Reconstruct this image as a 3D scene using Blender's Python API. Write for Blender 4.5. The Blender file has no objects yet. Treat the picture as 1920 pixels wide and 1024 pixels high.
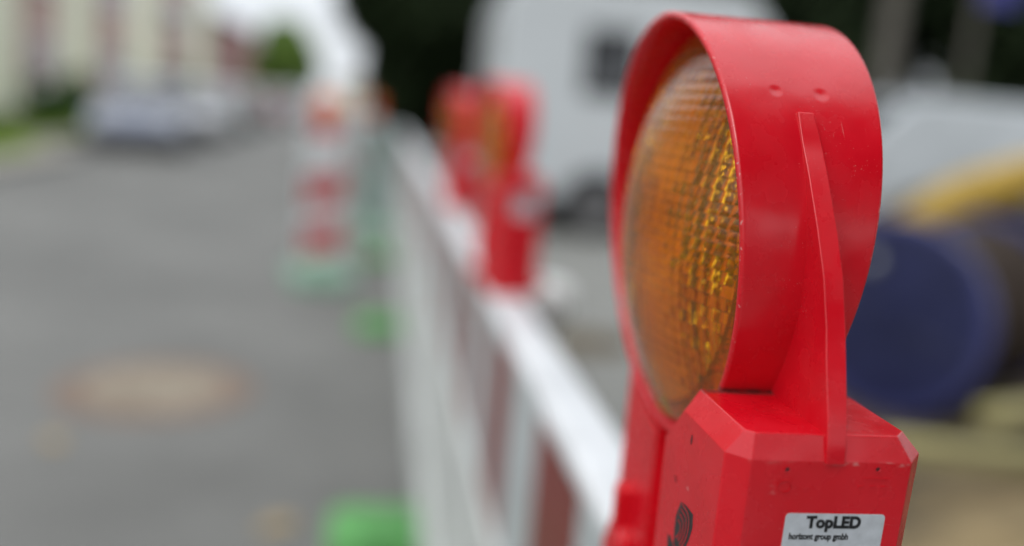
import bpy, bmesh, math, random
from mathutils import Vector, Matrix
R = math.radians
scene = bpy.context.scene
COL = scene.collection

# ------------------------------------------------------------------ camera
cam_d = bpy.data.cameras.new('camera')
cam = bpy.data.objects.new('camera', cam_d)
COL.objects.link(cam)
scene.camera = cam
_m = Matrix(((0.9868277, -0.0544002, -0.1523537), (-0.1396878, 0.1884877, -0.9720904), (0.0815987, 0.9805677, 0.1784059))).to_4x4()
_m.translation = Vector((0, 0, 1.42))
cam.matrix_world = _m
cam_d.sensor_width = 36
cam_d.lens = 31.472
cam_d.clip_start = 0.01
cam_d.clip_end = 2000
cam_d.dof.use_dof = True
cam_d.dof.focus_distance = 0.342
cam_d.dof.aperture_fstop = 1.8
cam_d.dof.aperture_blades = 0

# ------------------------------------------------------------------ world, sun, exposure
SUN_EL, SUN_ROT = R(52), R(215)
world = bpy.data.worlds.new('World')
scene.world = world
world.use_nodes = True
wt = world.node_tree
bg = wt.nodes['Background']
sky = wt.nodes.new('ShaderNodeTexSky')
sky.sky_type = 'NISHITA'
sky.sun_disc = False
sky.sun_elevation = SUN_EL
sky.sun_rotation = SUN_ROT
sky.air_density = 1.0
sky.dust_density = 4.0
hs = wt.nodes.new('ShaderNodeHueSaturation')
hs.inputs['Saturation'].default_value = 0.35
wt.links.new(sky.outputs[0], hs.inputs['Color'])
tcw = wt.nodes.new('ShaderNodeTexCoord')
nzw = wt.nodes.new('ShaderNodeTexNoise')
nzw.inputs['Scale'].default_value = 2.2
nzw.inputs['Detail'].default_value = 5
wt.links.new(tcw.outputs['Generated'], nzw.inputs['Vector'])
rpw = wt.nodes.new('ShaderNodeValToRGB')
rpw.color_ramp.elements[0].position = 0.3
rpw.color_ramp.elements[0].color = (6.2, 6.6, 7.1, 1)
rpw.color_ramp.elements[1].position = 0.7
rpw.color_ramp.elements[1].color = (9.6, 9.9, 10.2, 1)
wt.links.new(nzw.outputs['Fac'], rpw.inputs['Fac'])
mxw = wt.nodes.new('ShaderNodeMix')
mxw.data_type = 'RGBA'
mxw.inputs['Factor'].default_value = 0.8
wt.links.new(hs.outputs[0], mxw.inputs['A'])
wt.links.new(rpw.outputs[0], mxw.inputs['B'])
sepw = wt.nodes.new('ShaderNodeSeparateXYZ')
wt.links.new(tcw.outputs['Generated'], sepw.inputs[0])
mrw = wt.nodes.new('ShaderNodeMapRange')
mrw.inputs['From Min'].default_value = 0.0
mrw.inputs['From Max'].default_value = 1.0
mrw.inputs['To Min'].default_value = 1.15
mrw.inputs['To Max'].default_value = 2.3
wt.links.new(sepw.outputs['Z'], mrw.inputs['Value'])
vmw = wt.nodes.new('ShaderNodeVectorMath')
vmw.operation = 'SCALE'
wt.links.new(mxw.outputs['Result'], vmw.inputs[0])
wt.links.new(mrw.outputs['Result'], vmw.inputs['Scale'])
wt.links.new(vmw.outputs[0], bg.inputs['Color'])
bg.inputs['Strength'].default_value = 0.125

sun_d = bpy.data.lights.new('sun', 'SUN')
sun_d.energy = 0.7
sun_d.angle = R(25)
sun_d.color = (1.0, 0.96, 0.9)
sun = bpy.data.objects.new('sun', sun_d)
COL.objects.link(sun)
_sd = Vector((math.sin(SUN_ROT) * math.cos(SUN_EL), math.cos(SUN_ROT) * math.cos(SUN_EL), math.sin(SUN_EL)))
sun.rotation_euler = _sd.to_track_quat('Z', 'Y').to_euler()
sun.location = (0, 0, 30)

scene.view_settings.view_transform = 'Standard'
scene.view_settings.look = 'None'
scene.view_settings.exposure = -0.12
scene.view_settings.gamma = 1.0
scene.cycles.use_denoising = True
scene.cycles.max_bounces = 14
scene.cycles.transmission_bounces = 12
scene.cycles.sample_clamp_indirect = 6.0
scene.cycles.caustics_reflective = True
scene.cycles.caustics_refractive = True

# ------------------------------------------------------------------ materials
def mat(name, col, rough=0.6, metal=0.0, var=0.12, scale=8.0, bump=0.0, bscale=60.0, spec=0.5, coat=0.0, col2=None):
    m = bpy.data.materials.new(name)
    m.use_nodes = True
    t = m.node_tree
    b = t.nodes['Principled BSDF']
    tc = t.nodes.new('ShaderNodeTexCoord')
    nz = t.nodes.new('ShaderNodeTexNoise')
    nz.inputs['Scale'].default_value = scale
    nz.inputs['Detail'].default_value = 6
    nz.inputs['Roughness'].default_value = 0.6
    t.links.new(tc.outputs['Object'], nz.inputs['Vector'])
    rp = t.nodes.new('ShaderNodeValToRGB')
    c2 = col2 or tuple(min(1, c * (1 + var)) for c in col)
    c1 = tuple(c * (1 - var) for c in col) if col2 is None else col
    rp.color_ramp.elements[0].position = 0.35
    rp.color_ramp.elements[1].position = 0.65
    rp.color_ramp.elements[0].color = (*c1, 1)
    rp.color_ramp.elements[1].color = (*c2, 1)
    t.links.new(nz.outputs['Fac'], rp.inputs['Fac'])
    t.links.new(rp.outputs[0], b.inputs['Base Color'])
    b.inputs['Roughness'].default_value = rough
    b.inputs['Metallic'].default_value = metal
    b.inputs['Specular IOR Level'].default_value = spec
    b.inputs['Coat Weight'].default_value = coat
    if bump:
        n2 = t.nodes.new('ShaderNodeTexNoise')
        n2.inputs['Scale'].default_value = bscale
        n2.inputs['Detail'].default_value = 4
        t.links.new(tc.outputs['Object'], n2.inputs['Vector'])
        bp = t.nodes.new('ShaderNodeBump')
        bp.inputs['Strength'].default_value = bump
        bp.inputs['Distance'].default_value = 0.01
        t.links.new(n2.outputs['Fac'], bp.inputs['Height'])
        t.links.new(bp.outputs[0], b.inputs['Normal'])
    return m


ZC_RING = 0.2606


def red_plastic():
    """Weathered red polyethylene of the lamp: faint clouding, dust specks, hair scratches, edge wear, dimples."""
    m = bpy.data.materials.new('red_plastic')
    m.use_nodes = True
    t = m.node_tree
    N, L = t.nodes.new, t.links.new
    b = t.nodes['Principled BSDF']
    tc = N('ShaderNodeTexCoord')
    P = tc.outputs['Object']

    def noise(scale, detail=4, stretch=None, rot=None, dist=0.0):
        src = P
        if stretch:
            mp = N('ShaderNodeMapping')
            mp.inputs['Scale'].default_value = stretch
            if rot:
                mp.inputs['Rotation'].default_value = rot
            L(P, mp.inputs['Vector'])
            src = mp.outputs[0]
        n = N('ShaderNodeTexNoise')
        n.inputs['Scale'].default_value = scale
        n.inputs['Detail'].default_value = detail
        n.inputs['Distortion'].default_value = dist
        L(src, n.inputs['Vector'])
        return n.outputs['Fac']

    def rng(v, a, c, o0=0.0, o1=1.0):
        r = N('ShaderNodeMapRange')
        r.interpolation_type = 'SMOOTHSTEP'
        r.inputs['From Min'].default_value = a
        r.inputs['From Max'].default_value = c
        r.inputs['To Min'].default_value = o0
        r.inputs['To Max'].default_value = o1
        L(v, r.inputs['Value'])
        return r.outputs['Result']

    def op(kind, a, c):
        n = N('ShaderNodeMath')
        n.operation = kind
        for i, v in enumerate((a, c)):
            if isinstance(v, (int, float)):
                n.inputs[i].default_value = v
            else:
                L(v, n.inputs[i])
        return n.outputs[0]

    def mixc(f, a, c):
        n = N('ShaderNodeMix')
        n.data_type = 'RGBA'
        L(f, n.inputs['Factor'])
        for s, v in (('A', a), ('B', c)):
            if isinstance(v, tuple):
                n.inputs[s].default_value = (*v, 1)
            else:
                L(v, n.inputs[s])
        return n.outputs['Result']

    base = mixc(rng(noise(28, 5), 0.35, 0.65), (0.71, 0.004, 0.015), (0.77, 0.008, 0.022))
    film = rng(noise(60, 8, (1, 1, 0.35)), 0.5, 0.85, 0.0, 0.06)
    c = mixc(film, base, (0.55, 0.13, 0.13))
    specks = rng(noise(1300, 1), 0.71, 0.78, 0.0, 0.6)
    specks = op('MULTIPLY', specks, rng(noise(45, 2), 0.5, 0.62))
    c = mixc(specks, c, (0.78, 0.36, 0.34))
    scr = rng(noise(42, 3, (1.0, 26.0, 1.6), (0.5, 0.2, 0.9), 0.6), 0.725, 0.75, 0.0, 0.6)
    scr2 = rng(noise(50, 3, (24.0, 1.2, 1.8), (0.2, 0.9, 0.3), 0.8), 0.725, 0.75, 0.0, 0.6)
    scr = op('MULTIPLY', op('MAXIMUM', scr, scr2), rng(noise(24, 2), 0.5, 0.6))
    c = mixc(scr, c, (0.80, 0.30, 0.30))
    # rubbed edge at the shoulder of the box
    sx = N('ShaderNodeSeparateXYZ')
    L(P, sx.inputs[0])
    dz = op('ABSOLUTE', op('SUBTRACT', sx.outputs['Z'], 0.1947), 0.0)
    mz = rng(dz, 0.0003, 0.0011, 1.0, 0.0)
    my = rng(sx.outputs['Y'], -0.1305, -0.1322, 0.0, 1.0)
    my.node.interpolation_type = 'LINEAR'
    side = rng(sx.outputs['X'], -0.03, 0.036, 0.15, 1.0)
    wear = op('MULTIPLY', op('MULTIPLY', mz, my), op('MULTIPLY', side, rng(noise(500, 5, (0.35, 1, 1)), 0.52, 0.66)))
    c = mixc(wear, c, (0.80, 0.40, 0.38))
    # dark grime where the ring meets the box top
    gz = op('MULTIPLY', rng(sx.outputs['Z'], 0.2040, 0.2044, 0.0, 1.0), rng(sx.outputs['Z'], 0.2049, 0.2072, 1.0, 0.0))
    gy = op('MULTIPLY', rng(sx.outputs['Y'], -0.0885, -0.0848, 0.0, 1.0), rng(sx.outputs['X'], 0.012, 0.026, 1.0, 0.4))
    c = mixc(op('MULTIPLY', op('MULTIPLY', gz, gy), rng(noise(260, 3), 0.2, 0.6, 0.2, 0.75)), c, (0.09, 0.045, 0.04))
    rimz = op('SUBTRACT', op('ADD', op('MULTIPLY', op('SUBTRACT', sx.outputs['Z'], ZC_RING), 0.0986), 0.0263), op('ABSOLUTE', sx.outputs['X'], 0.0))
    rim = op('MULTIPLY', rng(rimz, 0.0004, 0.0013, 1.0, 0.0), rng(sx.outputs['Z'], 0.214, 0.218, 0.0, 1.0))
    c = mixc(op('MULTIPLY', rim, rng(noise(420, 4), 0.60, 0.70, 0.0, 0.7)), c, (0.80, 0.42, 0.40))
    L(c, b.inputs['Base Color'])
    # the shell lets a little daylight through
    tr = N('ShaderNodeBsdfTranslucent')
    L(c, tr.inputs['Color'])
    ms = N('ShaderNodeMixShader')
    ms.inputs[0].default_value = 0.26
    L(b.outputs[0], ms.inputs[1])
    L(tr.outputs[0], ms.inputs[2])
    L(ms.outputs[0], t.nodes['Material Output'].inputs['Surface'])
    rr = rng(noise(70, 6), 0.3, 0.7, 0.20, 0.32)
    L(rr, b.inputs['Roughness'])
    b.inputs['Subsurface Weight'].default_value = 0.0
    b.inputs['Specular IOR Level'].default_value = 0.8
    # bump: moulding waviness, fine texture, two dimples on the hood
    h = op('MULTIPLY', noise(22, 2), 0.0011)
    h = op('ADD', h, op('MULTIPLY', noise(900, 3), 0.000012))
    h = op('SUBTRACT', h, op('MULTIPLY', scr, 0.00003))
    for p_, s_ in (((-0.0108, -0.0756, 0.326), 0.0034), ((0.0083, -0.0757, 0.326), 0.0040)):
        d = N('ShaderNodeVectorMath')
        d.operation = 'DISTANCE'
        L(P, d.inputs[0])
        d.inputs[1].default_value = p_
        h = op('SUBTRACT', h, rng(d.outputs['Value'], 0.0, s_, 0.00036, 0.0))
    bp = N('ShaderNodeBump')
    bp.inputs['Strength'].default_value = 1.0
    bp.inputs['Distance'].default_value = 1.0
    L(h, bp.inputs['Height'])
    L(bp.outputs[0], b.inputs['Normal'])
    return m


def amber(name, col, trans, rough):
    m = bpy.data.materials.new(name)
    m.use_nodes = True
    t = m.node_tree
    b = t.nodes['Principled BSDF']
    tc = t.nodes.new('ShaderNodeTexCoord')
    nz = t.nodes.new('ShaderNodeTexNoise')
    nz.inputs['Scale'].default_value = 40
    nz.inputs['Detail'].default_value = 4
    t.links.new(tc.outputs['Object'], nz.inputs['Vector'])
    rp = t.nodes.new('ShaderNodeValToRGB')
    rp.color_ramp.elements[0].position = 0.3
    rp.color_ramp.elements[1].position = 0.7
    rp.color_ramp.elements[0].color = (*[c * 0.85 for c in col], 1)
    rp.color_ramp.elements[1].color = (*[min(1, c * 1.1) for c in col], 1)
    t.links.new(nz.outputs['Fac'], rp.inputs['Fac'])
    t.links.new(rp.outputs[0], b.inputs['Base Color'])
    b.inputs['Transmission Weight'].default_value = trans
    b.inputs['Roughness'].default_value = rough
    b.inputs['IOR'].default_value = 1.46
    return m


M = {
    'red': red_plastic(),
    'amber': amber('amber_lens_plastic', (1.0, 0.47, 0.009), 0.93, 0.03),
    'glass': None,
    'led': mat('reflector_yellow', (0.95, 0.60, 0.06), 0.2, 0.0, 0.1, 60),
    'hole': mat('screw_recess', (0.06, 0.004, 0.006), 0.6),
    'sticker': mat('sticker_white', (0.50, 0.53, 0.57), 0.35, 0.0, 0.10, 150, 0.05, 400),
    'ink': mat('black_print', (0.012, 0.012, 0.014), 0.35, 0.0, 0.3, 300),
    'white_rail': mat('white_painted_rail', (0.60, 0.615, 0.63), 0.4, 0.0, 0.14, 9, 0.1, 40),
    'white_plastic': mat('white_panel_plastic', (0.52, 0.535, 0.52), 0.55, 0.0, 0.12, 3, 0.1, 40),
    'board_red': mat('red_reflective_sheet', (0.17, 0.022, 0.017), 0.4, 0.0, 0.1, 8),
    'beacon_red': mat('beacon_red_sheet', (0.42, 0.05, 0.055), 0.4, 0.0, 0.1, 8),
    'beacon_white': mat('beacon_white_sheet', (0.58, 0.60, 0.61), 0.4, 0.0, 0.08, 8),
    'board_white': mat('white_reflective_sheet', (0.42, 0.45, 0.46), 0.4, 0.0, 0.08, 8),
    'green': mat('green_foot_plastic', (0.085, 0.29, 0.075), 0.6, 0.0, 0.2, 6, 0.3, 60),
    'green_pale': mat('faded_green_plastic', (0.20, 0.34, 0.25), 0.6, 0.0, 0.15, 6, 0.3, 60),
    'asphalt': mat('asphalt_road', (0.158, 0.157, 0.148), 0.9, 0.0, 0.2, 0.7, 0.9, 140),
    'pave': mat('grey_pavement', (0.20, 0.20, 0.185), 0.9, 0.0, 0.15, 1.5, 0.7, 90),
    'slab': mat('beige_pavement', (0.27, 0.245, 0.20), 0.9, 0.0, 0.1, 3, 0.6, 60),
    'kerb': mat('kerb_stone', (0.30, 0.29, 0.27), 0.85, 0.0, 0.15, 6, 0.5, 60),
    'earth': mat('bare_earth', (0.035, 0.026, 0.018), 0.95, 0.0, 0.3, 1.6, 1.0, 30, col2=(0.12, 0.09, 0.045)),
    'sand': mat('building_sand', (0.06, 0.045, 0.026), 0.95, 0.0, 0.3, 2.2, 1.0, 40, col2=(0.27, 0.20, 0.10)),
    'rust': mat('rusty_iron', (0.18, 0.14, 0.10), 0.7, 0.0, 0.2, 9, 0.5, 60, col2=(0.31, 0.27, 0.205)),
    'iron': mat('brown_iron_frame', (0.17, 0.12, 0.09), 0.75, 0.1, 0.25, 8, 0.5, 60),
    'grass': mat('grass_green', (0.085, 0.15, 0.006), 0.9, 0.0, 0.3, 4, 0.8, 40, col2=(0.15, 0.23, 0.012)),
    'cream': mat('cream_render', (0.72, 0.72, 0.58), 0.9, 0.0, 0.05, 0.4, 0.3, 30),
    'brick': mat('pinkish_brick', (0.42, 0.29, 0.265), 0.9, 0.0, 0.12, 1.5, 0.4, 30),
    'brick_dark': mat('red_brown_brick', (0.27, 0.14, 0.13), 0.9, 0.0, 0.15, 1.5, 0.4, 30),
    'frame': mat('window_frame_white', (0.72, 0.72, 0.70), 0.5),
    'pane': mat('window_glass_dark', (0.12, 0.085, 0.11), 0.08, 0.0, 0.1, 2, spec=0.8),
    'roof': mat('brown_roof_tiles', (0.13, 0.075, 0.05), 0.85, 0.0, 0.2, 3),
    'leaf_dark': mat('dark_leaves', (0.022, 0.036, 0.014), 0.75, 0.0, 0.4, 0.8, spec=0.15),
    'leaf_mid': mat('mid_green_leaves', (0.08, 0.15, 0.045), 0.7, 0.0, 0.35, 0.8, spec=0.2),
    'leaf_light': mat('fresh_green_leaves', (0.15, 0.24, 0.05), 0.7, 0.0, 0.3, 0.8, spec=0.2),
    'bark': mat('grey_bark', (0.10, 0.09, 0.075), 0.95, 0.0, 0.3, 6, 0.8, 30),
    'silver': mat('silver_blue_paint', (0.17, 0.19, 0.25), 0.25, 0.3, 0.03, 2, coat=0.6),
    'grey_paint': mat('light_grey_paint', (0.45, 0.46, 0.48), 0.25, 0.2, 0.03, 2, coat=0.6),
    'teal_paint': mat('grey_green_paint', (0.20, 0.27, 0.25), 0.25, 0.2, 0.03, 2, coat=0.6),
    'red_paint': mat('dull_red_paint', (0.28, 0.13, 0.14), 0.3, 0.1, 0.03, 2, coat=0.5),
    'van_grey': mat('off_white_van_paint', (0.42, 0.45, 0.47), 0.35, 0.0, 0.12, 0.9, coat=0.3),
    'van': mat('white_van_paint', (0.55, 0.58, 0.60), 0.3, 0.0, 0.03, 1, coat=0.4),
    'glass_dark': mat('vehicle_glass', (0.02, 0.022, 0.026), 0.06, 0.0, 0.1, 2, spec=0.8),
    'rubber': mat('black_rubber', (0.02, 0.02, 0.021), 0.8, 0.0, 0.2, 10),
    'trim': mat('black_trim', (0.03, 0.03, 0.033), 0.6),
    'alloy': mat('wheel_alloy', (0.4, 0.4, 0.42), 0.35, 0.8),
    'lamp_w': mat('headlight_glass', (0.7, 0.72, 0.75), 0.1, spec=0.8),
    'lamp_r': mat('taillight_red', (0.35, 0.01, 0.015), 0.2),
    'blue': mat('blue_drum_plastic', (0.016, 0.020, 0.075), 0.38, 0.0, 0.15, 3, 0.2, 20),
    'blue_rim': mat('blue_rim_plastic', (0.045, 0.05, 0.16), 0.35, 0.0, 0.15, 3),
    'steel': mat('galvanised_steel', (0.42, 0.43, 0.44), 0.4, 0.6, 0.15, 20),
    'cable': mat('brown_black_cable', (0.032, 0.020, 0.013), 0.9, 0.0, 0.3, 12),
    'yellow': mat('yellow_pipe_plastic', (0.44, 0.29, 0.045), 0.6, 0.0, 0.1, 5),
    'dark_wood': mat('dark_weathered_wood', (0.035, 0.024, 0.017), 0.85, 0.0, 0.3, 6, 0.4, 40),
    'wood': mat('raw_timber', (0.28, 0.25, 0.11), 0.8, 0.0, 0.2, 4, 0.4, 30),
    'bluesign': mat('blue_sign_face', (0.03, 0.03, 0.20), 0.4),
    'orange': mat('amber_small_lens', (0.75, 0.22, 0.02), 0.25),
    'dry_leaf': mat('dry_leaf', (0.30, 0.22, 0.11), 0.8, 0.0, 0.3, 30),
}

# ------------------------------------------------------------------ helpers
def link(name, bm, m, parent=None, smooth=False, bevel=0.0, seg=2, autos=None):
    me = bpy.data.meshes.new(name)
    bm.normal_update()
    bm.to_mesh(me)
    bm.free()
    for mm in (m if isinstance(m, (list, tuple)) else [m]):
        me.materials.append(mm)
    if smooth:
        for p in me.polygons:
            p.use_smooth = True
        if autos:
            me.set_sharp_from_angle(angle=R(autos))
    o = bpy.data.objects.new(name, me)
    COL.objects.link(o)
    if parent:
        o.parent = parent
    if bevel:
        bv = o.modifiers.new('bevel', 'BEVEL')
        bv.width = bevel
        bv.segments = seg
        bv.limit_method = 'ANGLE'
        bv.angle_limit = R(20)
        bv.harden_normals = True
        for p in me.polygons:
            p.use_smooth = True
        me.set_sharp_from_angle(angle=R(15))
    return o


def tag(o, label=None, cat=None, group=None, kind=None):
    if label: o['label'] = label
    if cat: o['category'] = cat
    if group: o['group'] = group
    if kind: o['kind'] = kind
    return o


def thing(name, label, cat, loc=(0, 0, 0), rz=0.0, group=None):
    o = bpy.data.objects.new(name, None)
    o.empty_display_size = 0.1
    COL.objects.link(o)
    o.location = loc
    o.rotation_euler = (0, 0, rz)
    return tag(o, label, cat, group)


def kids(o):
    return [c for c in bpy.data.objects if c.parent is o]


def dup(o, loc=None, rz=None, label=None, parent=None):
    c = o.copy()
    COL.objects.link(c)
    if parent: c.parent = parent
    if loc is not None: c.location = loc
    if rz is not None: c.rotation_euler = (0, 0, rz)
    if label: c['label'] = label
    for k in kids(o):
        dup(k, parent=c)
    return c


def box(bm, x0, x1, y0, y1, z0, z1, mi=0):
    v = [bm.verts.new(p) for p in ((x0, y0, z0), (x1, y0, z0), (x1, y1, z0), (x0, y1, z0), (x0, y0, z1), (x1, y0, z1), (x1, y1, z1), (x0, y1, z1))]
    for f in ((3, 2, 1, 0), (4, 5, 6, 7), (0, 1, 5, 4), (1, 2, 6, 5), (2, 3, 7, 6), (3, 0, 4, 7)):
        bm.faces.new([v[i] for i in f]).material_index = mi


def boxo(name, m, parent, *a, bevel=0.0):
    bm = bmesh.new()
    box(bm, *a)
    return link(name, bm, m, parent, bevel=bevel)


def prism(bm, pts, axis, a0, a1, mi=0):
    """pts: 2-D outline; axis 'x' -> pts are (y,z), 'y' -> (x,z), 'z' -> (x,y)."""
    def P(u, v, a):
        return {'x': (a, u, v), 'y': (u, a, v), 'z': (u, v, a)}[axis]
    A = [bm.verts.new(P(u, v, a0)) for u, v in pts]
    B = [bm.verts.new(P(u, v, a1)) for u, v in pts]
    n = len(pts)
    fs = [bm.faces.new(A[::-1]), bm.faces.new(B)]
    for i in range(n):
        fs.append(bm.faces.new((A[i], A[(i + 1) % n], B[(i + 1) % n], B[i])))
    for f in fs:
        f.material_index = mi
    bmesh.ops.recalc_face_normals(bm, faces=fs)


def revolve(bm, prof, axis='x', n=32, c=(0, 0, 0), closed=False, mi=0):
    """prof: list of (axial, radius)."""
    rings = []
    for a, r in prof:
        ring = []
        for i in range(n):
            t = 2 * math.pi * i / n
            u, v = r * math.cos(t), r * math.sin(t)
            p = {'x': (a, u, v), 'y': (u, a, v), 'z': (u, v, a)}[axis]
            ring.append(bm.verts.new((p[0] + c[0], p[1] + c[1], p[2] + c[2])))
        rings.append(ring)
    fs = []
    m = len(rings)
    for j in range(m if closed else m - 1):
        a, b = rings[j], rings[(j + 1) % m]
        for i in range(n):
            fs.append(bm.faces.new((a[i], a[(i + 1) % n], b[(i + 1) % n], b[i])))
    if not closed:
        fs.append(bm.faces.new(rings[0][::-1]))
        fs.append(bm.faces.new(rings[-1]))
    for f in fs:
        f.material_index = mi
    bmesh.ops.recalc_face_normals(bm, faces=fs)


def tube(bm, pts, rad, n=10, mi=0):
    pts = [Vector(p) for p in pts]
    rads = rad if isinstance(rad, (list, tuple)) else [rad] * len(pts)
    rings = []
    for i, p in enumerate(pts):
        d = (pts[min(i + 1, len(pts) - 1)] - pts[max(i - 1, 0)]).normalized()
        up = Vector((0, 0, 1)) if abs(d.z) < 0.9 else Vector((1, 0, 0))
        a = d.cross(up).normalized()
        b = d.cross(a)
        rings.append([bm.verts.new(p + (a * math.cos(2 * math.pi * k / n) + b * math.sin(2 * math.pi * k / n)) * rads[i]) for k in range(n)])
    fs = []
    for a, b in zip(rings, rings[1:]):
        for k in range(n):
            fs.append(bm.faces.new((a[k], a[(k + 1) % n], b[(k + 1) % n], b[k])))
    fs.append(bm.faces.new(rings[0][::-1]))
    fs.append(bm.faces.new(rings[-1]))
    for f in fs:
        f.material_index = mi
    bmesh.ops.recalc_face_normals(bm, faces=fs)


# ------------------------------------------------------------------ setting: ground, road, pavements
def sheet(name, pts, z, m):
    bm = bmesh.new()
    bm.faces.new([bm.verts.new((x, y, z)) for x, y in pts])
    return tag(link(name, bm, m), kind='structure')


sheet('ground', [(-600, -300), (600, -300), (600, 900), (-600, 900)], -0.012, M['pave'])
sheet('road', [(-5.0, -60), (0.42, -60), (0.42, 400), (-6.1, 400), (-6.1, 17.6), (-5.0, 16.4)], 0.0, M['asphalt'])
sheet('work_area_paving', [(0.43, -60), (3.0, -60), (3.0, 5.0), (4.0, 6.0), (60, 7.0), (60, 60), (0.43, 60)], -0.004, M['pave'])
# raised pavement with kerb on the house side
bm = bmesh.new()
prism(bm, [(-5.15, -60), (-5.15, 16.35), (-6.25, 17.55), (-6.25, 400), (-6.7, 400), (-6.7, 18.2), (-5.75, 16.6), (-5.75, -60)], 'z', -0.01, 0.12)
tag(link('pavement', bm, M['slab']), kind='structure')
bm = bmesh.new()
prism(bm, [(-5.0, -60), (-5.0, 16.4), (-6.1, 17.6), (-6.1, 400), (-6.247, 400), (-6.247, 17.552), (-5.147, 16.352), (-5.147, -60)], 'z', -0.01, 0.135)
tag(link('kerb', bm, M['kerb']), kind='structure')


def mound(name, cx, cy, rx, ry, h, m, seed, base=-0.02):
    rnd = random.Random(seed)
    bm = bmesh.new()
    n, k = 40, 14
    ph = [rnd.uniform(0, 6.28) for _ in range(8)]
    top = bm.verts.new((cx, cy, base + h))
    prev = None
    for j in range(1, k + 1):
        s = j / k
        ring = []
        for i in range(n):
            t = 2 * math.pi * i / n
            w = 1 + 0.13 * math.sin(2 * t + ph[0]) + 0.09 * math.sin(5 * t + ph[1]) + 0.04 * math.sin(11 * t + ph[2])
            z = base + h * (0.5 + 0.5 * math.cos(math.pi * s)) + (0.045 * h * rnd.uniform(-1, 1) if j < k else 0)
            ring.append(bm.verts.new((cx + rx * s * w * math.cos(t), cy + ry * s * w * math.sin(t), z)))
        for i in range(n):
            if prev: bm.faces.new((prev[i], ring[i], ring[(i + 1) % n], prev[(i + 1) % n]))
            else: bm.faces.new((top, ring[i], ring[(i + 1) % n]))
        prev = ring
    return link(name, bm, m, smooth=True)


sheet('earth_ground', [(1.75, 0.5), (9, 0.5), (12, 7.3), (4.2, 7.0), (3.0, 5.4), (1.9, 4.6)], 0.006, M['earth'])
tag(mound('sand_heap', 2.95, 2.8, 1.25, 0.8, 0.20, M['sand'], 3), kind='structure')
tag(mound('earth_bank', 5.2, 7.4, 2.4, 1.0, 1.10, M['earth'], 5), kind='structure')
tag(mound('earth_patch', 1.38, 5.45, 0.42, 0.5, 0.06, M['earth'], 8), kind='structure')

# grass verge
bm = bmesh.new()
rnd = random.Random(11)
for i in range(9000):
    x, y = rnd.uniform(-10.0, -6.8), 8 + 45 * rnd.random() ** 1.4
    if y < 16: x += 0.9
    a = rnd.uniform(0, 6.28)
    h = rnd.uniform(0.06, 0.14)
    w = rnd.uniform(0.02, 0.045)
    dx, dy = math.cos(a) * w, math.sin(a) * w
    bx, by = rnd.uniform(-.04, .04), rnd.uniform(-.04, .04)
    bm.faces.new([bm.verts.new(p) for p in ((x - dx, y - dy, 0.1), (x + dx, y + dy, 0.1), (x + bx, y + by, 0.12 + h))])
tag(link('grass', bm, M['grass']), 'bright green grass verge in front of the cream house', kind='stuff')
bm = bmesh.new()
prism(bm, [(-5.77, -20), (-5.77, 16.6), (-6.72, 18.2), (-6.72, 60), (-10.45, 60), (-10.45, -20)], 'z', -0.01, 0.115)
tag(link('lawn', bm, M['grass']), kind='structure')

# ------------------------------------------------------------------ the warning lamp
LB = 1.11                     # the lamps stand on the rail at this height
ZC = 0.2606                   # ring centre above the lamp base
RR = 0.1


def hood_mesh():
    bm = bmesh.new()
    n = 144
    wall = 0.0030
    prof = [(-1, 0.0, -0.0008), (-1, 0.0006, -0.0002)]
    rows = []
    for i in range(n):
        t = 2 * math.pi * i / n
        c, s = math.cos(t), math.sin(t)
        a = 0.0263 + 0.0986 * RR * c            # half depth: the hood reaches further out at the top
        pts = []
        for u in range(15):                      # outer skin front to back
            k = -1 + 2 * (u - 1) / 12
            x = k * (a - 0.0016)
            if u == 0: x = -(a - 0.0007)
            if u == 14: x = a - 0.0007
            pts.append((x, RR))
        pts.append((a, RR - 0.0008))
        pts.append((a, RR - wall + 0.0006))
        for u in range(13):
            k = 1 - 2 * u / 12
            x = k * (a - 0.0005)
            pts.append((x, RR - wall - 0.0016 * (1 - abs(k)) ** 0.5))
        pts.append((-a, RR - wall + 0.0006))
        pts.append((-a, RR - 0.0008))
        rows.append([bm.verts.new((x, r * s, ZC + r * c)) for x, r in pts])
    m = len(rows[0])
    for i in range(n):
        A, B = rows[i], rows[(i + 1) % n]
        for j in range(m):
            bm.faces.new((A[j], B[j], B[(j + 1) % m], A[(j + 1) % m]))
    bmesh.ops.recalc_face_normals(bm, faces=bm.faces)
    return bm


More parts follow.
